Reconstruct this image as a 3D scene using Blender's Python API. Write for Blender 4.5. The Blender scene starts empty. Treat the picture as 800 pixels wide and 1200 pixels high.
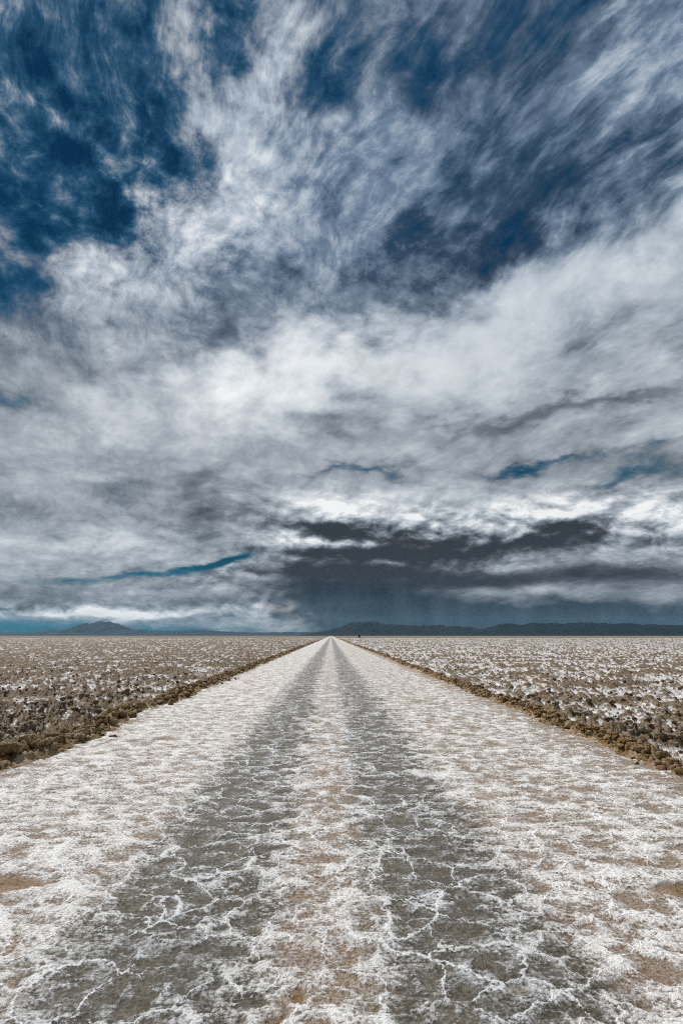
import bpy, bmesh, math, random
import numpy as np
from mathutils import Vector

scene = bpy.context.scene
R = math.radians

# ------------------------------------------------------------------ camera
EYE = 1.6
cam_data = bpy.data.cameras.new('camera')
cam_data.sensor_fit = 'VERTICAL'
cam_data.sensor_height = 36.0
cam_data.lens = 20.0
cam_data.clip_start = 0.05
cam_data.clip_end = 200000.0
cam = bpy.data.objects.new('camera', cam_data)
scene.collection.objects.link(cam)
cam.location = (0.0, 0.0, EYE)
cam.rotation_euler = (R(90 + 12.27), 0.0, R(-1.03))
scene.camera = cam

# ------------------------------------------------------------------ exposure
vs = scene.view_settings
vs.view_transform = 'Standard'
vs.look = 'None'
vs.exposure = 0.0
vs.gamma = 1.0
vs.use_curve_mapping = False

cy = scene.cycles
cy.max_bounces = 4
cy.diffuse_bounces = 2
cy.glossy_bounces = 2
cy.volume_bounces = 0
cy.use_denoising = False
cy.filter_width = 1.1

# ------------------------------------------------------------------ sun
SUN_AZ, SUN_EL = R(-43.0), R(46.0)          # azimuth from +Y towards +X
sun_dir = Vector((math.sin(SUN_AZ) * math.cos(SUN_EL), math.cos(SUN_AZ) * math.cos(SUN_EL), math.sin(SUN_EL)))
sd = bpy.data.lights.new('sun', 'SUN')
sd.energy = 4.4
sd.angle = R(0.53)
sd.color = (1.0, 0.95, 0.88)
sun = bpy.data.objects.new('sun', sd)
scene.collection.objects.link(sun)
sun.rotation_euler = sun_dir.to_track_quat('Z', 'Y').to_euler()
sun.location = (0, 0, 50)


# ------------------------------------------------------------------ node expression helper
class G:
    """Builds shader nodes from Python expressions on one node tree."""
    def __init__(self, tree):
        self.t = tree
        tree.nodes.clear()

    def node(self, kind, **props):
        n = self.t.nodes.new(kind)
        for k, v in props.items():
            setattr(n, k, v)
        return n

    def put(self, sock, v):
        if isinstance(v, X):
            self.t.links.new(v.s, sock)
        elif v is not None:
            try:
                sock.default_value = v
            except TypeError:
                sock.default_value = (v, v, v)

    def m(self, op, a, b=None, c=None, clamp=False):
        n = self.node('ShaderNodeMath', operation=op, use_clamp=clamp)
        self.put(n.inputs[0], a)
        if b is not None: self.put(n.inputs[1], b)
        if c is not None: self.put(n.inputs[2], c)
        return X(self, n.outputs[0])

    def v(self, op, a, b=None, scale=None, c=None):
        n = self.node('ShaderNodeVectorMath', operation=op)
        self.put(n.inputs[0], a)
        if b is not None: self.put(n.inputs[1], b)
        if c is not None: self.put(n.inputs[2], c)
        if scale is not None: self.put(n.inputs['Scale'], scale)
        return X(self, n.outputs['Value' if op in ('DOT_PRODUCT', 'LENGTH', 'DISTANCE') else 'Vector'])

    def xyz(self, x, y, z=0.0):
        n = self.node('ShaderNodeCombineXYZ')
        for i, q in enumerate((x, y, z)): self.put(n.inputs[i], q)
        return X(self, n.outputs[0])

    def sep(self, vec):
        n = self.node('ShaderNodeSeparateXYZ')
        self.put(n.inputs[0], vec)
        return [X(self, o) for o in n.outputs]

    def noise(self, vec, scale=1.0, detail=2.0, rough=0.5, lac=2.0, dist=0.0, kind='FBM', color=False):
        n = self.node('ShaderNodeTexNoise', noise_dimensions='3D')
        n.noise_type = kind
        self.put(n.inputs['Vector'], vec)
        for k, q in (('Scale', scale), ('Detail', detail), ('Roughness', rough), ('Lacunarity', lac), ('Distortion', dist)):
            self.put(n.inputs[k], q)
        return X(self, n.outputs['Color' if color else 0])

    def voro(self, vec, scale, feature='DISTANCE_TO_EDGE', rnd=1.0, out='Distance'):
        n = self.node('ShaderNodeTexVoronoi', voronoi_dimensions='3D', feature=feature)
        self.put(n.inputs['Vector'], vec)
        self.put(n.inputs['Scale'], scale)
        self.put(n.inputs['Randomness'], rnd)
        return X(self, n.outputs[out])

    def smooth(self, x, lo, hi, to0=0.0, to1=1.0):
        n = self.node('ShaderNodeMapRange', interpolation_type='SMOOTHSTEP', clamp=True)
        for k, q in zip(range(5), (x, lo, hi, to0, to1)): self.put(n.inputs[k], q)
        return X(self, n.outputs[0])

    def lin(self, x, lo, hi, to0=0.0, to1=1.0):
        n = self.node('ShaderNodeMapRange', interpolation_type='LINEAR', clamp=True)
        for k, q in zip(range(5), (x, lo, hi, to0, to1)): self.put(n.inputs[k], q)
        return X(self, n.outputs[0])

    def mix(self, f, a, b):
        n = self.node('ShaderNodeMix', data_type='RGBA')
        self.put(n.inputs[0], f)
        for i, q in ((6, a), (7, b)):
            if isinstance(q, tuple) and len(q) == 3: q = q + (1.0,)
            self.put(n.inputs[i], q)
        return X(self, n.outputs[2])

    def ramp(self, f, stops, interp='LINEAR'):
        n = self.node('ShaderNodeValToRGB')
        cr = n.color_ramp
        cr.interpolation = interp
        while len(cr.elements) < len(stops): cr.elements.new(0.5)
        for e, (p, c) in zip(cr.elements, stops):
            e.position = p
            e.color = tuple(c) + (1.0,)
        self.put(n.inputs[0], f)
        return X(self, n.outputs[0])

    def blobs(self, vec, table, acc=0.0):
        """Sum of soft ellipses (centre s, t, radii, rotation in degrees, amount)."""
        sx, sy, _ = self.sep(vec)
        for s, t, rs, rt, rot, amt in table:
            # the running sum rides along in z (scaled to nothing) so that the ellipses are worked out one after the other
            vec = self.xyz(sx, sy, acc)
            mp = self.node('ShaderNodeMapping', vector_type='TEXTURE')
            self.put(mp.inputs['Vector'], vec)
            mp.inputs['Location'].default_value = (s, t, 0)
            mp.inputs['Rotation'].default_value = (0, 0, R(rot))
            mp.inputs['Scale'].default_value = (rs, rt, 1e7)
            q = X(self, mp.outputs[0])
            d2 = self.v('DOT_PRODUCT', q, q)
            e = self.m('POWER', 0.36788, d2)
            acc = self.m('MULTIPLY_ADD', e, amt, acc)
        return acc


class X:
    def __init__(self, g, s): self.g, self.s = g, s
    def __add__(self, o): return self.g.m('ADD', self, o)
    __radd__ = __add__
    def __sub__(self, o): return self.g.m('SUBTRACT', self, o)
    def __rsub__(self, o): return self.g.m('SUBTRACT', o, self)
    def __mul__(self, o): return self.g.m('MULTIPLY', self, o)
    __rmul__ = __mul__
    def __truediv__(self, o): return self.g.m('DIVIDE', self, o)
    def __rtruediv__(self, o): return self.g.m('DIVIDE', o, self)


# ------------------------------------------------------------------ sky: daylight with broken high cloud and storm cloud ahead
world = bpy.data.worlds.new('World')
scene.world = world
world.use_nodes = True
world.cycles.sampling_method = 'MANUAL'
world.cycles.sample_map_resolution = 1024
g = G(world.node_tree)
tc = g.node('ShaderNodeTexCoord')
d = X(g, tc.outputs['Generated'])
dx, dy, dz = g.sep(d)
up = g.m('MAXIMUM', dz, 0.0)

sky = g.node('ShaderNodeTexSky', sky_type='NISHITA')
sky.sun_disc = False
sky.sun_elevation = SUN_EL
sky.sun_rotation = SUN_AZ
sky.altitude = 3600.0
sky.air_density = 1.0
sky.dust_density = 0.2
sky.ozone_density = 2.0
clear = X(g, sky.outputs[0])

# chart of the sky dome: stereographic from the horizon ahead
chart = g.xyz(dx / (dy + 1.0002), dz / (dy + 1.0002), 0.0)

# slow and quick meander of the cloud edges
warp_a = g.v('SUBTRACT', g.noise(d, 5.0, 2.0, 0.5, color=True), (0.5, 0.5, 0.5))
warp_b = g.v('SUBTRACT', g.noise(g.v('MULTIPLY', d, (1, 1, 2.0)), 16.0, 4.0, 0.55, color=True), (0.5, 0.5, 0.5))
low = g.smooth(dz, 0.10, 0.45, 1.0, 0.0)
high = g.smooth(dz, 0.34, 0.62)
q = g.v('ADD', chart, g.v('MULTIPLY', warp_a, g.xyz(g.lin(low, 0, 1, .12, .06), g.lin(low, 0, 1, .12, .010))))
q = g.v('ADD', q, g.v('MULTIPLY', warp_b, g.xyz(g.lin(low, 0, 1, .07, .050), g.lin(low, 0, 1, .07, .007))))

# high cirrus sheet: streets running away from the viewer, seen in perspective
VA = R(-22.0)
inv = 1.0 / (up + 0.20)
px, py = dx * inv, dy * inv
along = px * math.sin(VA) + py * math.cos(VA)
across = px * math.cos(VA) - py * math.sin(VA)
pv = g.xyz(across, along, 0.0)
pw = g.v('SUBTRACT', g.noise(pv, 1.3, 4.0, 0.55, color=True), (0.5, 0.5, 0.5))
pv = g.v('ADD', pv, g.v('SCALE', pw, scale=0.38))
cir_a = g.noise(g.v('MULTIPLY', pv, (1.35, 1.0, 1)), 2.8, 7.0, 0.58)
cir_b = g.noise(g.v('MULTIPLY', pv, (1.45, 1.0, 1)), 8.5, 7.0, 0.65)
cir_c = g.noise(g.v('ADD', g.v('MULTIPLY', d, (1, 1, 1.3)), (7.3, 2.1, 0)), 11.0, 7.0, 0.64)

fibre = g.noise(g.v('MULTIPLY', pv, (2.2, 1.0, 1)), 17.0, 5.0, 0.66)

# where the sheet is open (clear blue shows) and where it is thick
open_high = g.blobs(q, [
    (-0.2471, 0.4393, 0.1292, 0.1088, 0, 0.62), (-0.1635, 0.4411, 0.0544, 0.0816, 0, 0.34), (-0.1953, 0.3641, 0.0748, 0.0544, 20, 0.30), (-0.2804, 0.3254, 0.0816, 0.0748, 0, 0.42), (-0.2703, 0.2745, 0.0476, 0.0272, -25, 0.24), (-0.1056, 0.4918, 0.0748, 0.0476, 0, 0.34),
    (-0.0071, 0.4962, 0.0680, 0.0544, 0, 0.24), (0.0647, 0.4669, 0.0748, 0.0544, -20, 0.18), (0.1680, 0.4687, 0.0884, 0.0612, 0, 0.25), (0.2173, 0.4877, 0.0680, 0.0408, 0, 0.24), (-0.0146, 0.4452, 0.0340, 0.0408, 0, 0.16),
    (0.1168, 0.4101, 0.0952, 0.0612, 35, 0.18), (0.2013, 0.3759, 0.0816, 0.0408, 30, 0.12), (0.1187, 0.3590, 0.0544, 0.0340, 20, 0.08), (0.0452, 0.3494, 0.0340, 0.0408, 0, 0.12), (0.2714, 0.3706, 0.0408, 0.0408, 0, 0.12), (0.2368, 0.4185, 0.0408, 0.0408, 0, 0.14),
    (-0.2710, 0.2056, 0.0476, 0.0122, -30, 0.40), (-0.0984, 0.2847, 0.0408, 0.0408, 40, 0.20), (-0.2059, 0.2479, 0.0612, 0.0204, -30, 0.16),
])
open_high = g.m('MINIMUM', open_high, 0.72)
open_low = g.blobs(q, [
    (-0.1053, 0.0623, 0.0381, 0.0031, 9, 1.15), (-0.1705, 0.0503, 0.0476, 0.0034, 7, 0.60), (-0.2390, 0.0433, 0.0612, 0.0041, 0, 0.25), (0.1741, 0.1434, 0.0449, 0.0054, 3, 0.62), (0.2571, 0.1375, 0.0612, 0.0122, 4, 0.42), (0.2309, 0.1220, 0.0612, 0.0061, 5, 0.44),
    (0.0381, 0.1376, 0.0544, 0.0061, 5, 0.52), (-0.0152, 0.1355, 0.0272, 0.0041, 0, 0.25), (-0.1840, 0.1230, 0.0272, 0.0082, 0, 0.26), (0.2762, 0.1522, 0.0476, 0.0061, 6, 0.36), (0.2744, 0.1100, 0.0340, 0.0068, 0, 0.2),
    (-0.2481, 0.0054, 0.1020, 0.0088, 0, 0.62), (-0.1228, 0.0035, 0.1156, 0.0061, 0, 0.50),
])
thick = g.blobs(q, [
    (-0.1074, 0.3729, 0.0408, 0.0748, -30, 0.34), (-0.0722, 0.4550, 0.0231, 0.0544, -20, 0.36), (0.0224, 0.3831, 0.0340, 0.0476, -20, 0.26), (0.2544, 0.4267, 0.0272, 0.0748, -25, 0.18), (-0.1835, 0.3938, 0.0612, 0.0095, -15, 0.20), (-0.2625, 0.3155, 0.0476, 0.0122, -30, 0.30), (-0.2179, 0.4824, 0.0136, 0.0340, 20, 0.2), (-0.1457, 0.4983, 0.0136, 0.0272, 0, 0.25),
    (-0.2717, 0.4878, 0.0102, 0.0102, 0, 0.8), (0.2185, 0.2883, 0.1768, 0.0408, 18, 0.30),
])
cov = (cir_a - 0.5) * g.lin(high, 0, 1, .5, 1.5) + (cir_b - 0.5) * g.lin(high, 0, 1, .3, 1.3) + (cir_c - 0.5) * g.lin(high, 0, 1, .2, 1.15) + (fibre - 0.5) * g.lin(high, 0, 1, .1, .55) + 0.86 + thick - open_high - open_low
cover = g.smooth(cov, -0.12, 0.95)

# light and dark of the cloud deck
light = g.blobs(q, [
    (-0.1148, 0.3691, 0.0272, 0.0408, -30, 0.06), (-0.1115, 0.3595, 0.0476, 0.0748, -30, 0.18), (-0.1868, 0.3946, 0.0544, 0.0095, -15, 0.12), (-0.0724, 0.4492, 0.0340, 0.0544, 0, 0.14), (-0.1644, 0.2008, 0.1020, 0.0408, 0, 0.10), (-0.0837, 0.1822, 0.0816, 0.0408, 0, 0.12), (0.1915, 0.2879, 0.1768, 0.0408, 18, 0.20), (0.0000, 0.2286, 0.1496, 0.0408, 0, 0.24), (0.0224, 0.3831, 0.0408, 0.0476, 0, 0.14), (0.2544, 0.4267, 0.0272, 0.0748, -25, 0.10),
    (-0.2441, 0.1298, 0.0816, 0.0408, 0, 0.06), (0.1242, 0.4033, 0.1496, 0.0884, 25, -0.30), (0.1889, 0.3585, 0.0952, 0.0306, 25, -0.16), (-0.0985, 0.2775, 0.0544, 0.0340, 30, -0.18), (0.0532, 0.2972, 0.0476, 0.0245, 20, -0.14), (-0.2326, 0.2451, 0.0816, 0.0272, -30, -0.14),
    (0.2392, 0.1948, 0.0952, 0.0082, 12, -0.16), (0.1427, 0.1798, 0.1088, 0.0082, 9, -0.13), (0.0077, 0.1683, 0.0408, 0.0136, 8, -0.18), (0.2453, 0.1728, 0.0612, 0.0082, 8, 0.05), (-0.1637, 0.1491, 0.1360, 0.0204, 0, -0.05),
    (-0.1055, 0.1318, 0.0340, 0.0088, 0, -0.22), (-0.1840, 0.1244, 0.0408, 0.0095, 0, -0.16), (-0.0902, 0.1051, 0.0544, 0.0095, 0, -0.18), (-0.0683, 0.1327, 0.0231, 0.0061, 0, 0.12), (-0.2428, 0.1012, 0.0816, 0.0095, 0, -0.05),
    (-0.2218, 0.0720, 0.0952, 0.0136, 4, 0.14), (-0.2116, 0.0179, 0.0612, 0.0034, 0, 0.30), (-0.1653, 0.0197, 0.0476, 0.0031, 0, 0.28), (-0.2380, 0.0308, 0.1088, 0.0054, 0, -0.10), (-0.1316, 0.0393, 0.0816, 0.0082, 0, -0.05),
    (0.0076, 0.1105, 0.0544, 0.0095, 0, 0.34), (-0.0413, 0.0786, 0.0299, 0.0122, 0, 0.26), (0.1767, 0.1130, 0.0816, 0.0109, 0, 0.20), (0.1482, 0.0992, 0.0272, 0.0095, 0, 0.20), (0.2707, 0.0982, 0.0204, 0.0082, 0, 0.36), (0.1865, 0.0994, 0.0299, 0.0048, 0, 0.22),
    (0.1750, 0.0712, 0.0340, 0.0054, 0, 0.14), (0.2348, 0.0730, 0.0340, 0.0082, 0, 0.12), (0.1395, 0.0581, 0.0748, 0.0048, 0, 0.34), (0.0598, 0.0643, 0.0272, 0.0027, 0, 0.12), (-0.0075, 0.0817, 0.0476, 0.0027, 0, 0.30), (0.1455, 0.0363, 0.1020, 0.0054, 0, 0.16), (0.2380, 0.0308, 0.0816, 0.0095, 0, -0.14), (-0.0442, 0.0194, 0.0299, 0.0095, 0, 0.36), (-0.0958, 0.0396, 0.0408, 0.0109, 0, 0.08),
    (0.1396, 0.0610, 0.1768, 0.0340, 0, -0.10), (0.0597, 0.0620, 0.1224, 0.0258, 0, -0.20), (0.0076, 0.0923, 0.0544, 0.0061, 0, -0.56), (-0.0113, 0.0727, 0.0510, 0.0048, 0, -0.46), (0.0599, 0.0717, 0.0544, 0.0061, 0, -0.38), (0.1296, 0.0774, 0.0748, 0.0095, 0, -0.46), (0.0224, 0.0563, 0.0884, 0.0068, 0, -0.46), (0.1974, 0.0858, 0.0313, 0.0088, 0, -0.54),
    (0.2396, 0.0503, 0.0952, 0.0075, 0, -0.36), (0.1248, 0.0459, 0.0680, 0.0041, 0, -0.24), (0.0149, 0.0400, 0.0816, 0.0095, 0, -0.36), (-0.1169, 0.0279, 0.0544, 0.0048, 0, -0.10), (-0.2617, 0.0209, 0.0272, 0.0027, 0, -0.14),
], 0.0)
heap = g.blobs(q, [(0.0226, 0.0885, 0.0952, 0.0306, 0, 1.0), (0.1830, 0.0966, 0.1292, 0.0306, 0, 1.0), (0.2736, 0.0960, 0.0408, 0.0204, 0, 0.8), (-0.1987, 0.0201, 0.1088, 0.0061, 0, 0.9), (-0.0443, 0.0253, 0.0408, 0.0150, 0, 0.7), (-0.0757, 0.1295, 0.0408, 0.0163, 0, 0.6), (-0.1108, 0.0541, 0.0612, 0.0136, 0, 0.5)], 0.14)
# heaped cloud low down: tops catch the light, undersides stay dark
cu_v = g.v('ADD', g.v('MULTIPLY', d, (1.0, 1.0, 2.0)), g.v('SCALE', warp_a, scale=0.05))
cu_0 = g.noise(cu_v, 22.0, 7.0, 0.56, dist=0.3)
cu_1 = g.noise(g.v('ADD', cu_v, (-0.006, 0.0, 0.020)), 22.0, 5.0, 0.56, dist=0.3)
zone = g.smooth(dz, 0.16, 0.30, 1.0, 0.0)
relief = ((cu_0 - cu_1) * 1.5 + (cu_0 - 0.5) * 0.40) * zone * g.m('MINIMUM', heap, 1.0)
band = g.noise(g.v('ADD', g.v('MULTIPLY', d, (1.0, 1.0, 3.0)), g.v('SCALE', warp_a, scale=0.12)), 5.0, 6.0, 0.56)
calm = 1.0 - g.m('MINIMUM', g.blobs(q, [(0.1918, 0.2775, 0.1904, 0.0408, 18, 0.7), (0.0153, 0.2211, 0.1360, 0.0408, 0, 0.6)], 0.0), 0.75)
lum = (light + 0.60 + ((cir_b - 0.5) * g.lin(high, 0, 1, .22, .85) + (cir_a - 0.5) * g.lin(high, 0, 1, .34, .50) + (cir_c - 0.5) * g.lin(high, 0, 1, .36, .60) + (fibre - 0.5) * g.lin(high, 0, 1, .16, .55)) * calm
       + (band - 0.5) * g.lin(low, 0, 1, 0.0, .45) + relief)
lum = (lum - 0.6) * 1.16 + 0.61 - high * 0.04
glow = g.m('POWER', g.m('MAXIMUM', g.v('DOT_PRODUCT', d, tuple(sun_dir)), 0.0), 300.0)
lum = lum + glow * 0.8
cool = g.smooth(dz, 0.30, 0.70)
cloud_low = g.ramp(lum, [(0.0, (0.035, 0.037, 0.044)), (0.22, (0.075, 0.075, 0.086)), (0.45, (0.19, 0.22, 0.255)), (0.68, (0.42, 0.465, 0.51)), (0.9, (0.73, 0.76, 0.785)), (1.0, (0.92, 0.93, 0.93))])
cloud_high = g.ramp(lum, [(0.0, (0.016, 0.050, 0.095)), (0.25, (0.050, 0.095, 0.165)), (0.5, (0.165, 0.235, 0.335)), (0.75, (0.46, 0.53, 0.61)), (1.0, (0.86, 0.89, 0.90))])
cloud = g.mix(cool, cloud_low, cloud_high)
# thin ice veil takes the blue of the sky behind it
cloud = g.mix(g.smooth(cover, 0.10, 0.62), g.mix(lum, (0.008, 0.095, 0.24), (0.12, 0.38, 0.60)), cloud)

# rain falling from the storm ahead: slate veil with hanging streaks
streak = g.noise(g.v('MULTIPLY', d, (1.0, 1.0, 0.25)), 26.0, 3.0, 0.55)
rain_edge = g.v('ADD', q, g.v('MULTIPLY', warp_b, (0.06, 0.02, 0)))
rain = g.blobs(rain_edge, [(0.0369, 0.0224, 0.0748, 0.0218, 0, 0.85), (0.1020, 0.0107, 0.1156, 0.0129, 0, 1.0), (0.2365, 0.0129, 0.1632, 0.0156, 0, 1.15), (0.0149, 0.0400, 0.0952, 0.0109, 0, 0.34)], 0.0)
rain = g.smooth(rain + (streak - 0.5) * 0.30 + (cu_0 - 0.5) * 0.60, 0.02, 0.85) * 0.95
rain_col = g.mix(g.smooth(streak, 0.3, 0.7), (0.010, 0.015, 0.024), (0.032, 0.043, 0.060))

# clear sky of the dry high plateau: deep blue, teal low down
hs = g.node('ShaderNodeGamma')
g.put(hs.inputs[0], g.v('SCALE', clear, scale=0.055))
hs.inputs[1].default_value = 1.5
tint = g.ramp(dz, [(0.0, (0.04, 0.24, 0.38)), (0.11, (0.05, 0.42, 0.34)), (0.32, (0.06, 0.58, 0.48)), (0.75, (0.12, 0.92, 0.95))])
blue = g.v('MULTIPLY', X(g, hs.outputs[0]), tint)
final = g.mix(rain, g.mix(cover, blue, cloud), rain_col)
bg = g.node('ShaderNodeBackground')
g.put(bg.inputs[0], g.v('SCALE', final, scale=10.0))
bg.inputs[1].default_value = 0.1
wo = g.node('ShaderNodeOutputWorld')
world.node_tree.links.new(bg.outputs[0], wo.inputs[0])

# ------------------------------------------------------------------ small helpers
rng = np.random.default_rng(11)
random.seed(5)
COL = scene.collection


def link(name, mesh, mat=None, parent=None, **props):
    o = bpy.data.objects.new(name, mesh)
    COL.objects.link(o)
    if mat is not None and not mesh.materials:
        mesh.materials.append(mat)
    if parent is not None:
        o.parent = parent
    for k, v in props.items():
        o[k] = v
    return o


def mesh_from(name, co, faces, smooth=True):
    """co (n,3) array, faces (m,k) array of equal sized faces."""
    me = bpy.data.meshes.new(name)
    co = np.ascontiguousarray(co, dtype=np.float32)
    faces = np.ascontiguousarray(faces, dtype=np.int32)
    k = faces.shape[1]
    me.vertices.add(len(co))
    me.vertices.foreach_set('co', co.ravel())
    me.loops.add(faces.size)
    me.loops.foreach_set('vertex_index', faces.ravel())
    me.polygons.add(len(faces))
    me.polygons.foreach_set('loop_start', np.arange(0, faces.size, k, dtype=np.int32))
    me.polygons.foreach_set('use_smooth', np.full(len(faces), smooth))
    me.update(calc_edges=True)
    return me


def grid_faces(nr, nc):
    i = np.arange((nr - 1) * nc).reshape(nr - 1, nc)[:, :-1].ravel()
    return np.stack([i, i + 1, i + nc + 1, i + nc], 1)


def attr(me, name, val):
    a = me.attributes.new(name, 'FLOAT', 'POINT')
    a.data.foreach_set('value', np.ascontiguousarray(val, dtype=np.float32).ravel())


def _hash(ix, iy, iz, seed):
    h = (ix.astype(np.uint32) * np.uint32(374761393) + iy.astype(np.uint32) * np.uint32(668265263)
         + iz.astype(np.uint32) * np.uint32(2246822519) + np.uint32(seed * 1013 + 7))
    h = (h ^ (h >> np.uint32(13))) * np.uint32(1274126177)
    h = (h ^ (h >> np.uint32(16))) * np.uint32(2654435761)
    return ((h >> np.uint32(8)) & np.uint32(0xFFFF)).astype(np.float32) / 32767.5 - 1.0


def vnoise(x, y, seed=0):
    xi, yi = np.floor(x), np.floor(y)
    fx, fy = (x - xi).astype(np.float32), (y - yi).astype(np.float32)
    xi, yi = xi.astype(np.int64), yi.astype(np.int64)
    z = np.zeros_like(xi)
    ux, uy = fx * fx * fx * (fx * (fx * 6 - 15) + 10), fy * fy * fy * (fy * (fy * 6 - 15) + 10)
    def gr(a, b):
        th = _hash(xi + a, yi + b, z, seed) * np.float32(math.pi)
        return np.cos(th) * (fx - a) + np.sin(th) * (fy - b)
    g00, g10, g01, g11 = gr(0, 0), gr(1, 0), gr(0, 1), gr(1, 1)
    return 1.6 * ((g00 * (1 - ux) + g10 * ux) * (1 - uy) + (g01 * (1 - ux) + g11 * ux) * uy)


def fbm(x, y, octaves=4, gain=0.5, seed=0):
    v, a = 0.0, 1.0
    for k in range(octaves):
        v = v + a * vnoise(x * 2.03 ** k + 17.3 * k, y * 2.03 ** k - 9.1 * k, seed + k)
        a *= gain
    return v


def noise3(p, seed=0):
    xi = np.floor(p).astype(np.int64)
    f = (p - xi).astype(np.float32)
    u = f * f * (3 - 2 * f)
    v = 0.0
    for a in (0, 1):
        for b in (0, 1):
            for c in (0, 1):
                w = (u[:, 0] if a else 1 - u[:, 0]) * (u[:, 1] if b else 1 - u[:, 1]) * (u[:, 2] if c else 1 - u[:, 2])
                v = v + w * _hash(xi[:, 0] + a, xi[:, 1] + b, xi[:, 2] + c, seed)
    return v


def sstep(x, a, b):
    t = np.clip((x - a) / (b - a), 0, 1)
    return t * t * (3 - 2 * t)


def material(name, rough=0.9, spec=0.25):
    m = bpy.data.materials.new(name)
    m.use_nodes = True
    gg = G(m.node_tree)
    p = gg.node('ShaderNodeBsdfPrincipled')
    p.inputs['Roughness'].default_value = rough
    p.inputs['Specular IOR Level'].default_value = spec
    out = gg.node('ShaderNodeOutputMaterial')
    m.node_tree.links.new(p.outputs[0], out.inputs[0])
    geo = gg.node('ShaderNodeNewGeometry')
    pos = X(gg, geo.outputs['Position'])
    return m, gg, p, out, pos, geo


def bump(gg, p, height, strength=0.5, dist=0.02):
    b = gg.node('ShaderNodeBump')
    b.inputs['Strength'].default_value = strength
    b.inputs['Distance'].default_value = dist
    gg.put(b.inputs['Height'], height)
    gg.t.links.new(b.outputs[0], p.inputs['Normal'])


def read_attr(gg, name):
    n = gg.node('ShaderNodeAttribute', attribute_name=name)
    return X(gg, n.outputs['Fac'])


# ------------------------------------------------------------------ materials of the land
XL, XR = -3.84, 4.02                      # feet of the two berms along the road


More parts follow.
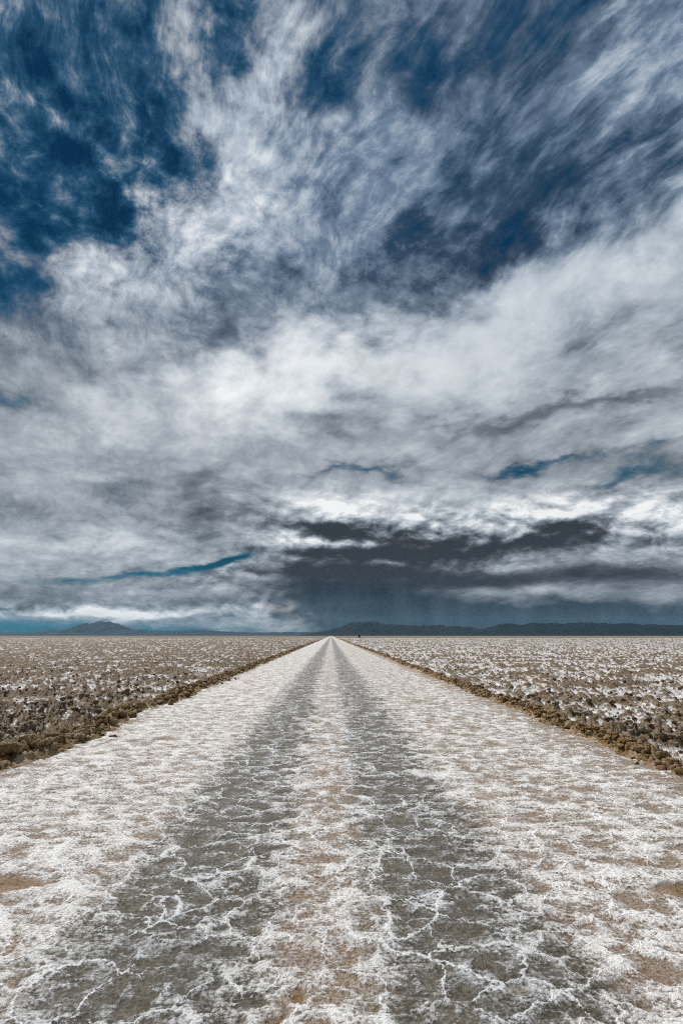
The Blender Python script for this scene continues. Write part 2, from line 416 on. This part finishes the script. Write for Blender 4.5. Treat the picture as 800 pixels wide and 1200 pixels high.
def make_road_material():
    m, gg, p, out, pos, geo = material('salt_road_crust', 0.8, 0.3)
    x, y, z = gg.sep(pos)
    flat = gg.xyz(x, y, 0.0)
    wob = (gg.noise(gg.v('MULTIPLY', flat, (0.5, 0.16, 1)), 1.0, 3.0, 0.5) - 0.5) * 0.34
    xt = x + wob
    n_big = gg.noise(flat, 0.9, 3.0, 0.5)
    n_med = gg.noise(gg.v('MULTIPLY', flat, (0.8, 1.0, 1.0)), 8.5, 8.0, 0.72)
    n_pat = gg.noise(gg.v('ADD', flat, (31, 5, 0)), 2.4, 6.0, 0.62)
    n_fine = gg.noise(flat, 42.0, 4.0, 0.65)
    n_grit = gg.noise(flat, 150.0, 2.0, 0.6)
    xt = xt + (n_pat - 0.5) * 0.55 + (n_med - 0.5) * 0.35
    t_l = gg.smooth(gg.m('ABSOLUTE', xt + 0.90), 0.08, 0.80, 1.0, 0.0)
    t_r = gg.smooth(gg.m('ABSOLUTE', xt - 0.72), 0.08, 0.80, 1.0, 0.0)
    track = gg.m('MAXIMUM', t_l, t_r)
    # raised white seams between the crust polygons
    wv = gg.v('SUBTRACT', gg.noise(flat, 4.0, 5.0, 0.6, color=True), (0.5, 0.5, 0.5))
    fw = gg.v('ADD', flat, gg.v('MULTIPLY', wv, (0.26, 0.26, 0.0)))
    e1 = gg.voro(fw, 3.0)
    e2 = gg.voro(gg.v('ADD', fw, (4.7, 1.3, 0)), 6.4)
    seam1 = gg.smooth(e1, 0.0, gg.lin(n_pat, 0.3, 0.7, 0.020, 0.065), 1.0, 0.0) * gg.smooth(gg.noise(flat, 1.35, 2.0, 0.5), 0.32, 0.50)
    seam2 = gg.smooth(e2, 0.0, 0.10, 1.0, 0.0) * gg.smooth(gg.noise(gg.v('ADD', flat, (9, 9, 0)), 2.6, 2.0, 0.5), 0.42, 0.62)
    seam = gg.m('MAXIMUM', seam1, seam2 * 0.55) * gg.smooth(n_fine + (n_med - 0.5), 0.22, 0.50, 0.45, 1.0)
    cell_a = gg.smooth(e1, 0.0, 0.30)
    cell_b = gg.smooth(e2, 0.0, 0.34)
    # salt cover
    n_crust = gg.noise(gg.v('ADD', gg.v('MULTIPLY', flat, (0.85, 1.0, 1.0)), (13, 2, 0)), 4.6, 8.0, 0.70)
    cover_ = (0.565 + (n_med - 0.5) * 2.4 + (n_pat - 0.5) * 1.2 + (n_fine - 0.5) * 1.2 + seam * gg.lin(track, 0, 1, 0.32, 0.48)
              - (cell_b - 0.6) * gg.lin(n_big, 0.35, 0.65, 0.05, 0.32) - (cell_a - 0.6) * gg.lin(n_big, 0.35, 0.65, 0.30, 0.12) - track * 0.29)
    sand_r = gg.smooth(x, 0.9, 1.9) * gg.smooth(x, 2.2, 4.2, 1.0, 0.55)
    sand_c = gg.smooth(gg.m('ABSOLUTE', xt + 0.08), 0.04, 0.30, 1.0, 0.0)
    margin = gg.smooth(x + (n_big - 0.5) * 0.8, 3.35, 3.9)
    margin_l = gg.smooth(x + (n_big - 0.5) * 0.6, -3.9, -3.5, 1.0, 0.0)
    cover_ = cover_ - sand_r * 0.10 - sand_c * 0.14 - margin * 0.32 - margin_l * 0.20
    salt = gg.smooth(cover_, 0.26, 0.78)
    # bare ground: tan dirt, olive grey where tyres polish it, rusty grains
    dirt = gg.mix(gg.smooth(n_fine, 0.35, 0.65), (0.145, 0.100, 0.064), (0.44, 0.360, 0.290))
    worn = gg.mix(gg.smooth(n_fine + (n_med - 0.5), 0.3, 0.7), (0.052, 0.045, 0.031), (0.180, 0.164, 0.133))
    wear = gg.smooth(track, 0.08, 0.55)
    ground = gg.mix(wear, dirt, worn)
    rust_zone = gg.smooth(gg.noise(gg.v('ADD', flat, (3, 17, 0)), 3.6, 7.0, 0.70), 0.46, 0.64) * gg.m('MAXIMUM', gg.m('MAXIMUM', sand_r * 0.9, sand_c), 0.45) * (1.0 - wear * 0.75)
    ground = gg.mix(rust_zone * 0.75, ground, gg.mix(gg.smooth(n_fine, 0.35, 0.65), (0.185, 0.105, 0.052), (0.35, 0.235, 0.145)))
    # crust: thin grey salt to thick white salt
    crust = gg.mix(gg.smooth(n_crust + (n_fine - 0.5) * 0.9, 0.34, 0.60), (0.40, 0.355, 0.318), (0.85, 0.832, 0.812))
    crust = gg.mix(track * 0.88, crust, gg.mix(gg.smooth(n_crust + (n_fine - 0.5), 0.34, 0.70), (0.155, 0.152, 0.142), (0.56, 0.58, 0.605)))
    crust = gg.mix(gg.smooth(seam, 0.1, 0.8) * 0.68, crust, (0.84, 0.84, 0.83))
    col = gg.mix(salt, ground, crust)
    stain = gg.smooth(gg.noise(gg.v('ADD', flat, (23, 7, 0)), 5.2, 7.0, 0.72), 0.54, 0.68) * gg.m('MAXIMUM', sand_c, sand_r * 0.55) * (1.0 - wear * 0.7)
    fleck = gg.smooth(n_grit + (n_fine - 0.5) * 1.2, 0.44, 0.60)
    col = gg.mix(stain * gg.lin(fleck, 0, 1, 0.18, 0.85), col, (0.27, 0.165, 0.095))
    # grains of dirt lying on the crust
    grains = gg.smooth(n_grit + (n_fine - 0.5) * 0.8, 0.54, 0.64) * gg.lin(n_pat, 0.35, 0.65, 0.95, 0.25)
    col = gg.mix(grains * gg.lin(rust_zone, 0, 1, 0.50, 0.95), col, (0.105, 0.066, 0.038))
    # damp rusty hollows
    hollow = gg.blobs(gg.v('ADD', flat, gg.v('MULTIPLY', wv, (0.16, 0.16, 0.0))), [
        (-0.15, 3.02, 0.055, 0.11, 0, 0.9), (-0.24, 2.86, 0.06, 0.05, 0, 0.7), (-2.22, 4.22, 0.34, 0.13, -8, 1.6), (2.32, 4.05, 0.28, 0.10, 6, 1.5), (-1.86, 3.28, 0.06, 0.05, 0, 0.6),
        (0.86, 3.02, 0.10, 0.06, 0, 0.6), (-1.95, 7.4, 0.20, 0.16, 0, 0.7), (1.60, 6.3, 0.28, 0.20, 0, 0.6), (-2.6, 9.6, 0.35, 0.3, 0, 0.7), (2.5, 9.0, 0.4, 0.3, 0, 0.6), (-1.45, 2.9, 0.10, 0.07, 0, 0.5)], 0.0)
    hollow = gg.smooth(hollow + (n_fine - 0.5) * 0.5, 0.35, 0.75)
    col = gg.mix(hollow * 0.85, col, gg.mix(n_fine, (0.12, 0.062, 0.018), (0.30, 0.17, 0.06)))
    gg.put(p.inputs['Base Color'], col)
    gg.put(p.inputs['Roughness'], gg.lin(track, 0, 1, 0.85, 0.6))
    h = (0.0 - cell_b * gg.lin(n_big, 0.35, 0.65, 0.001, 0.005) - cell_a * 0.006 + salt * 0.004 + seam * 0.006 + (n_med - 0.5) * 0.030 + (n_pat - 0.5) * 0.020
         + (n_fine - 0.5) * 0.014 + (n_grit - 0.5) * 0.004 - track * 0.014 - hollow * 0.02)
    dn = gg.node('ShaderNodeDisplacement')
    dn.inputs['Midlevel'].default_value = 0.0
    dn.inputs['Scale'].default_value = 1.0
    gg.put(dn.inputs['Height'], h)
    m.node_tree.links.new(dn.outputs[0], out.inputs['Displacement'])
    m.displacement_method = 'BOTH'
    return m


def make_field_material():
    m, gg, p, out, pos, geo = material('salt_field_crust', 0.9, 0.2)
    lump = read_attr(gg, 'lump')
    n1 = gg.noise(pos, 7.0, 5.0, 0.62)
    n2 = gg.noise(pos, 30.0, 3.0, 0.6)
    n3 = gg.noise(pos, 0.25, 3.0, 0.5)
    px_ = gg.sep(pos)[0]
    more_salt = gg.smooth(px_, -4.0, 4.0) * 0.08 - 0.03
    bare = gg.smooth(0.0 - more_salt + lump + (n1 - 0.5) * 0.5 + (n2 - 0.5) * 0.35 + (n3 - 0.5) * 0.4, 0.38, 0.54)
    earth = gg.mix(gg.smooth(n2, 0.3, 0.7), (0.052, 0.034, 0.017), (0.190, 0.136, 0.080))
    earth = gg.mix(gg.smooth(n1, 0.48, 0.72) * 0.55, earth, (0.37, 0.315, 0.255))
    salt = gg.mix(gg.smooth(n1 + (n2 - 0.5) * 0.7, 0.36, 0.70), (0.33, 0.31, 0.295), (0.78, 0.78, 0.78))
    gg.put(p.inputs['Base Color'], gg.mix(bare, salt, earth))
    bump(gg, p, n2 * 0.6 + n1, 0.6, 0.03)
    return m


def make_flat_material():
    m, gg, p, out, pos, geo = material('salt_flat_far', 0.95, 0.15)
    n1 = gg.noise(gg.v('MULTIPLY', pos, (1, 1, 0)), 0.9, 6.0, 0.7)
    n2 = gg.noise(gg.v('MULTIPLY', pos, (1, 1, 0)), 0.02, 4.0, 0.6)
    col = gg.mix(gg.smooth(n1 + (n2 - 0.5) * 0.3, 0.40, 0.62), (0.27, 0.228, 0.180), (0.10, 0.071, 0.043))
    gg.put(p.inputs['Base Color'], col)
    return m


def make_clod_material(name, dark, mid, pale, salt_amt):
    m, gg, p, out, pos, geo = material(name, 0.95, 0.15)
    n1 = gg.noise(pos, 9.0, 5.0, 0.65)
    n2 = gg.noise(pos, 55.0, 4.0, 0.65)
    n3 = gg.noise(pos, 2.2, 2.0, 0.5)
    col = gg.mix(gg.smooth(n1 + (n2 - 0.5) * 0.5, 0.32, 0.66), dark, mid)
    col = gg.mix(gg.smooth(n3 + (n2 - 0.5) * 0.6, 0.50, 0.72) * 0.75, col, pale)
    nz = gg.sep(X(gg, geo.outputs['Normal']))[2]
    frost = gg.smooth(nz + (n1 - 0.5) * 1.6 + (n2 - 0.5) * 0.5, 0.75, 1.1) * salt_amt
    col = gg.mix(frost, col, (0.70, 0.69, 0.67))
    gg.put(p.inputs['Base Color'], col)
    bump(gg, p, n2 + n1 * 0.7, 0.9, 0.03)
    return m


def make_rock_material(name, a, b):
    m, gg, p, out, pos, geo = material(name, 0.95, 0.1)
    n1 = gg.noise(pos, 0.0012, 8.0, 0.6)
    gg.put(p.inputs['Base Color'], gg.mix(gg.smooth(n1, 0.35, 0.65), a, b))
    return m


ROAD_MAT = make_road_material()
FIELD_MAT = make_field_material()
FLAT_MAT = make_flat_material()
BERM_MAT = make_clod_material('brown_clod', (0.090, 0.050, 0.014), (0.290, 0.183, 0.080), (0.44, 0.33, 0.20), 0.10)
LUMP_MAT = make_clod_material('salty_clod', (0.065, 0.044, 0.022), (0.235, 0.172, 0.105), (0.41, 0.355, 0.295), 0.40)

# ------------------------------------------------------------------ ground sheet to the horizon
edges = [-60000, -8000, -900, 900, 8000, 60000]
ex, ey = np.meshgrid(edges, [-3000, -200, 900, 8000, 60000], indexing='xy')
co = np.stack([ex.ravel(), ey.ravel(), np.full(ex.size, -0.12)], 1)
link('salt_flat', mesh_from('salt_flat', co, grid_faces(5, 6), False), FLAT_MAT, kind='structure', label='flat brown and white salt plain reaching to the horizon', category='salt flat')

# ------------------------------------------------------------------ road
def row_steps(y0, y1, step):
    ys = [y0]
    while ys[-1] < y1:
        ys.append(ys[-1] + step(ys[-1]))
    return np.array(ys)


ys = np.concatenate([np.linspace(-40, 0.3, 30), row_steps(0.6, 42, lambda v: max(0.010, v * 0.006)), row_steps(42.6, 700, lambda v: v * 0.02), np.array([1500, 4000, 12000.0])])
xs = np.linspace(XL - 0.35, XR + 0.35, 620)
gx, gy = np.meshgrid(xs, ys)
camber = 0.020 * fbm(gx * 0.5, gy * 0.35, 3, 0.5, 40) + 0.012 * np.minimum(1, np.abs(gx) / 3)
co = np.stack([gx.ravel(), gy.ravel(), camber.ravel()], 1)
link('road', mesh_from('road', co, grid_faces(len(ys), len(xs))), ROAD_MAT, kind='structure', label='straight white salt road with two grey tyre tracks', category='road')


# ------------------------------------------------------------------ rough salt fields either side of the road
def field_height(x, y, side):
    wx = x + 0.10 * vnoise(x * 2.1, y * 2.1, 3)
    wy = y + 0.10 * vnoise(x * 2.1 + 40, y * 2.1, 4)
    a = vnoise(wx * 3.9, wy * 3.9, 5)
    b = vnoise(wx * 8.3 + 3, wy * 8.3, 6)
    c = vnoise(wx * 17.0, wy * 17.0 + 9, 7)
    big = fbm(x * 0.45, y * 0.45, 3, 0.55, 8)
    lump = 0.44 * a + 0.40 * b + 0.16 * c + 0.18 * big
    up_ = np.maximum(lump + 0.08, 0.0)
    h = 0.28 * np.minimum(up_, 0.65) ** 1.05 + (0.030 * c + 0.016 * vnoise(x * 29, y * 29, 9)) * np.minimum(1, 0.35 + up_ * 3)
    return h + 0.012 * b, lump


def make_field(side):
    ys = np.concatenate([np.linspace(-6, 3.4, 60), row_steps(3.45, 430, lambda v: min(max(0.028, v * v / 1300), 0.013 * v))])
    n = 470
    u = np.linspace(0, 1, n)
    x0 = (XL - 0.12) if side < 0 else (XR + 0.12)
    width = np.maximum(0.80 * ys + 7, 9)
    gx = x0 + side * u[None, :] * width[:, None]
    gy = np.repeat(ys[:, None], n, 1)
    h, lump = field_height(gx, gy, side)
    toward = sstep(np.abs(gx - x0), 0.0, 0.5)
    fade = 1 - sstep(gy, 300, 430) * 0.8
    h = h * (0.3 + 0.7 * toward) * fade
    co = np.stack([gx.ravel(), gy.ravel(), h.ravel() - 0.01], 1)
    f = grid_faces(len(ys), n)
    if side < 0: f = f[:, ::-1]
    me = mesh_from('salt_field', co, f)
    attr(me, 'lump', np.clip(lump + 0.42 + (1 - toward) * 0.4, 0, 1.4))
    return link('salt_field', me, FIELD_MAT, kind='structure', category='salt field', label='rough brown salt crust field %s of the road' % ('left' if side < 0 else 'right'))


fields = {-1: make_field(-1), 1: make_field(1)}


# ------------------------------------------------------------------ clods
def ico(sub):
    bm = bmesh.new()
    bmesh.ops.create_icosphere(bm, subdivisions=sub, radius=1.0)
    v = np.array([q.co[:] for q in bm.verts])
    f = np.array([[q.index for q in fc.verts] for fc in bm.faces])
    bm.free()
    return v, f


ICO = {k: ico(k) for k in (1, 2, 4)}


def clod_shape(sub, seed):
    v, f = ICO[sub]
    r = np.random.default_rng(seed)
    off = r.uniform(-50, 50, 3)
    p = v.copy()
    rad = 1 + 0.42 * noise3(v * 1.25 + off, 1) + 0.30 * np.abs(noise3(v * 2.6 + off, 2)) - 0.12
    if sub >= 2:
        rad = rad + 0.14 * noise3(v * 5.5 + off, 3)
    if sub >= 4:
        rad = rad + 0.10 * np.abs(noise3(v * 11 + off, 4)) + 0.05 * noise3(v * 21 + off, 5)
    # a few broken flat faces
    p = p * rad[:, None]
    for k in range(4):
        nrm = r.normal(size=3); nrm /= np.linalg.norm(nrm)
        dd = p @ nrm
        lim = r.uniform(0.62, 0.85)
        p = p - np.maximum(dd - lim, 0)[:, None] * nrm * 0.85
    p = p * np.array([1.0, r.uniform(0.7, 1.0), r.uniform(0.60, 0.85)])
    return p, f


CLOD_MESH = {}
for key, mat in (('berm', BERM_MAT), ('field', LUMP_MAT)):
    CLOD_MESH[key] = []
    for k in range(9):
        v, f = clod_shape(4, 100 + k)
        me = mesh_from('clod', v, f)
        me.materials.append(mat)
        CLOD_MESH[key].append(me)
SOFT = {s: [clod_shape(s, 300 + 40 * s + k) for k in range(14)] for s in (1, 2)}


def rot_matrix(rx, ry, rz):
    cx, sx, cy, sy, cz, sz = math.cos(rx), math.sin(rx), math.cos(ry), math.sin(ry), math.cos(rz), math.sin(rz)
    return (np.array([[cz, -sz, 0], [sz, cz, 0], [0, 0, 1]]) @ np.array([[cy, 0, sy], [0, 1, 0], [-sy, 0, cy]])
            @ np.array([[1, 0, 0], [0, cx, -sx], [0, sx, cx]]))


def joined_clods(name, spots, mat, parent):
    """The many small clods past the counted ones, as one part."""
    V, F, n = [], [], 0
    for (x, y, z, r, tilt, spin) in spots:
        sub = 2 if (y < 22 and r > 0.03) else 1
        v, f = SOFT[sub][random.randrange(14)]
        V.append(v @ rot_matrix(tilt, tilt * 0.6, spin).T * r + (x, y, z))
        F.append(f + n)
        n += len(v)
    me = mesh_from(name, np.concatenate(V), np.concatenate(F))
    return link(name, me, mat, parent, kind='stuff')


def place_clods(name, spots, kind, parent):
    for (x, y, z, r, tilt, spin) in spots:
        o = link(name, CLOD_MESH[kind][random.randrange(9)], None, parent)
        o.location = (x, y, z)
        o.scale = (r, r, r)
        o.rotation_euler = (tilt, tilt * 0.6, spin)


def visible_size(s):
    return s[3] / max(s[1], 4.0)


# berms: bulldozed ridges of brown clods along the road edges
def make_berm(side, x0, width, height, label, seed):
    r = np.random.default_rng(seed)
    e = bpy.data.objects.new('berm', None)
    COL.objects.link(e)
    e.location = (0, 0, 0)
    e['label'] = label
    e['category'] = 'berm'
    e['group'] = 'clod berms along the road'
    # crumbled core of the ridge
    ys = np.concatenate([np.linspace(-6, 4.4, 40), row_steps(4.5, 40, lambda v: max(0.03, v * 0.006)), row_steps(40.3, 900, lambda v: v * 0.012)])
    u = np.linspace(-1.15, 1.15, 44)
    gy = np.repeat(ys[:, None], len(u), 1)
    wander = 0.14 * fbm(ys * 0.35, ys * 0 + seed, 3, 0.6, seed)
    mid = x0 + side * width * 0.55
    gx = mid + wander[:, None] + u[None, :] * width * 0.62
    hh = height * (0.72 + 0.75 * fbm(gy * 0.9, gx * 0 + seed, 3, 0.6, seed + 1))
    prof = np.clip(1 - np.abs(u) ** 1.6, -0.25, 1)[None, :]
    z = 0.42 * hh * prof + prof.clip(0, 1) * (0.10 * fbm(gx * 6, gy * 6, 4, 0.65, seed + 2)) + 0.03 * vnoise(gx * 21, gy * 21, seed + 3) - 0.02 * (prof < 0.05)
    co = np.stack([gx.ravel(), gy.ravel(), z.ravel()], 1)
    link('ridge', mesh_from('ridge', co, grid_faces(len(ys), len(u))), BERM_MAT, e)
    ya = np.concatenate([np.sort(r.uniform(a_, b_, int((b_ - a_) * n_))) for a_, b_, n_ in ((4, 12, 90), (12, 40, 56), (40, 90, 15), (90, 260, 6))])
    N = len(ya)
    o = r.normal(0, 0.36, N)
    stray = r.random(N) < 0.08
    o[stray] = r.normal(0, 0.75, int(stray.sum()))
    size = np.minimum(0.020 * np.exp(np.abs(r.normal(0, 0.75, N))), 0.088) * np.where(ya < 40, 1.0, 1.35) * height / 0.24
    local = height * (0.72 + 0.75 * np.clip(fbm(ya * 0.9, ya * 0 + seed, 3, 0.6, seed + 1), -0.8, 0.8))
    base = 0.55 * local * np.maximum(0.0, 1 - np.minimum(np.abs(o), 1.0) ** 1.6)
    xa = mid + np.interp(ya, ys, wander) + o * width * 0.62
    za = base + size * r.uniform(0.15, 0.5, N)
    spots = [tuple(float(q) for q in t) for t in zip(xa, ya, za, size, r.uniform(-0.6, 0.6, N), r.uniform(0, 6.28, N))]
    spots.sort(key=visible_size, reverse=True)
    seen = [s for s in spots if abs(s[0]) < 0.64 * s[1] + 0.3]
    rest = [s for s in spots if abs(s[0]) >= 0.64 * s[1] + 0.3]
    place_clods('clod', seen[:300], 'berm', e)
    joined_clods('loose_clods', seen[300:] + rest, BERM_MAT, e)
    return e


make_berm(-1, XL, 0.62, 0.24, 'brown ridge of broken clods along the left edge of the road', 21)
make_berm(1, XR, 0.50, 0.20, 'low brown clod ridge along the right edge of the road beside tan sand', 52)

# clods standing proud of the rough salt in the fields
for side in (-1, 1):
    r = np.random.default_rng(70 + side)
    inner = (XL - 0.95) if side < 0 else (XR + 0.75)
    N = 15000
    ya = 5.0 * np.exp(r.uniform(0, 2.3, N))
    xa = inner + side * r.uniform(0, 1, N) * np.maximum(0.70 * ya + 0.5 - abs(inner), 0.6)
    size = np.minimum(0.020 * np.exp(np.abs(r.normal(0, 0.60, N))), 0.065)
    h, lump = field_height(xa, ya, side)
    keep = ((lump > 0.12) & (r.random(N) < (0.6 if side < 0 else 0.4))) | (r.random(N) < 0.03)
    za = h + size * r.uniform(0.0, 0.35, N)
    spots = [tuple(float(q) for q in t) for t in zip(xa[keep], ya[keep], za[keep], size[keep], r.uniform(-0.6, 0.6, N)[keep], r.uniform(0, 6.28, N)[keep])]
    spots.sort(key=visible_size, reverse=True)
    seen = [s for s in spots if abs(s[0]) < 0.64 * s[1] + 0.3]
    place_clods('crust_clod', seen[:300], 'field', fields[side])
    joined_clods('loose_crust', seen[300:], LUMP_MAT, fields[side])

# ------------------------------------------------------------------ far ranges
def make_range(name, label, D, pts, depth, mat, seed, rough=0.12):
    """Ridge line given as (bearing in degrees, height angle in degrees) seen across the flat, built as land of real depth."""
    bear = np.array([q[0] for q in pts]); elev = np.array([q[1] for q in pts])
    n, k = 420, 36
    b = np.linspace(bear[0], bear[-1], n)
    x = D * np.tan(np.radians(b))
    crest = np.interp(b, bear, elev)
    ker = np.hanning(13); ker /= ker.sum()
    crest = np.convolve(np.pad(crest, 6, mode='edge'), ker, 'valid')
    H = np.tan(np.radians(crest)) * np.hypot(x, D)
    v = np.linspace(-1, 1, k)
    gx = np.repeat(x[:, None], k, 1)
    gy = D + v[None, :] * depth + 0 * gx
    shape = np.clip(1 - np.abs(v), 0, 1) ** 1.25
    z = H[:, None] * shape[None, :]
    s = 1.0 / depth
    gul = np.abs(fbm(gx * s * 5, gy * s * 3, 5, 0.55, seed))
    z = z * (1 - rough * 2.2 * gul * (1 - shape[None, :] * 0.75)) + H[:, None] * rough * 0.25 * fbm(gx * s * 9, gy * s * 9, 3, 0.5, seed + 9) * shape[None, :]
    co = np.stack([gx.ravel(), gy.ravel(), z.ravel() - 2.0], 1)
    return link(name, mesh_from(name, co, grid_faces(n, k)[:, ::-1]), mat, kind='structure', label=label, category='mountain')


ROCK_A = make_rock_material('haze_tinted_rock', (0.010, 0.020, 0.030), (0.026, 0.036, 0.044))  # blue of the distant haze mixed into the rock colour
ROCK_B = make_rock_material('storm_shaded_rock', (0.002, 0.005, 0.008), (0.008, 0.011, 0.014))  # storm cloud's shade put into the colour as near-black rock
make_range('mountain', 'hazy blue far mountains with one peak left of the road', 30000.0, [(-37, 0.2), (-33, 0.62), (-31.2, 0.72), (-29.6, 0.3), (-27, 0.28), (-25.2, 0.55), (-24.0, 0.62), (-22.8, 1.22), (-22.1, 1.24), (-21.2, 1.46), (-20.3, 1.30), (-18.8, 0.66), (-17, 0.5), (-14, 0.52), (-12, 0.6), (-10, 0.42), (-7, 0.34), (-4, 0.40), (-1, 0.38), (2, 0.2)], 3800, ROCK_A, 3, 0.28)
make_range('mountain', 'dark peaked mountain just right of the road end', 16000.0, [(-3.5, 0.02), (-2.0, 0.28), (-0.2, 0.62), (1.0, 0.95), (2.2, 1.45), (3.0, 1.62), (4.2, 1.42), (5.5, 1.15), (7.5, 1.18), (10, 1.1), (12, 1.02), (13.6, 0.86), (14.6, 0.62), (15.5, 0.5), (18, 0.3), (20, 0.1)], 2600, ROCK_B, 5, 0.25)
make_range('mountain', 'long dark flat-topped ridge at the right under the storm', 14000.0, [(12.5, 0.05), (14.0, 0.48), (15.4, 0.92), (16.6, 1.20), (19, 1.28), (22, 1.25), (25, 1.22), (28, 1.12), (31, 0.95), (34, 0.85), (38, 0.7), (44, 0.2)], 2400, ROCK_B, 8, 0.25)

# ------------------------------------------------------------------ tiny far hut
def box(lo, hi):
    v = np.array([[(lo, hi)[i][0], (lo, hi)[j][1], (lo, hi)[k][2]] for i in (0, 1) for j in (0, 1) for k in (0, 1)])
    return v, np.array([[0, 1, 3, 2], [4, 6, 7, 5], [0, 4, 5, 1], [2, 3, 7, 6], [0, 2, 6, 4], [1, 5, 7, 3]])


hm, hg, hp, _, hpos, _ = material('weathered_dark_boards', 0.9, 0.2)
hg.put(hp.inputs['Base Color'], hg.mix(hg.noise(hpos, 3.0, 4.0, 0.6), (0.02, 0.018, 0.016), (0.06, 0.052, 0.045)))
hut = bpy.data.objects.new('hut', None)
COL.objects.link(hut)
hut.location = (24.3, 500.0, 0.0)
hut.scale = (0.68, 0.68, 0.85)
hut['label'] = 'tiny dark hut far off beyond the right berm near the road end'
hut['category'] = 'hut'
v, f = box((-1.1, -1.0, -0.05), (1.1, 1.0, 2.2))
link('wall', mesh_from('wall', v, f, False), hm, hut)
rv = np.array([[-1.35, -1.25, 2.202], [1.35, -1.25, 2.202], [1.35, 1.25, 2.202], [-1.35, 1.25, 2.202], [-1.35, 0, 2.9], [1.35, 0, 2.9]])
me = bpy.data.meshes.new('roof')
me.from_pydata([tuple(q) for q in rv], [], [(3, 2, 1, 0), (0, 1, 5, 4), (2, 3, 4, 5), (1, 2, 5), (3, 0, 4)])
link('roof', me, hm, hut)
v, f = box((-0.5, -1.06, 0.0), (0.4, -1.003, 2.0))
link('door', mesh_from('door', v, f, False), hm, hut)

# ------------------------------------------------------------------ air over the plain
hz = bpy.data.materials.new('thin_air')
hz.use_nodes = True
ht = hz.node_tree
ht.nodes.clear()
pvn = ht.nodes.new('ShaderNodeVolumePrincipled')
pvn.inputs['Color'].default_value = (0.34, 0.70, 1.0, 1)
pvn.inputs['Density'].default_value = 7.0e-6
pvn.inputs['Anisotropy'].default_value = 0.0
ho = ht.nodes.new('ShaderNodeOutputMaterial')
ht.links.new(pvn.outputs[0], ho.inputs['Volume'])
v, f = box((-48000, -4000, -4.0), (48000, 38000, 1100.0))
link('haze', mesh_from('haze', v, f, False), hz, kind='stuff')
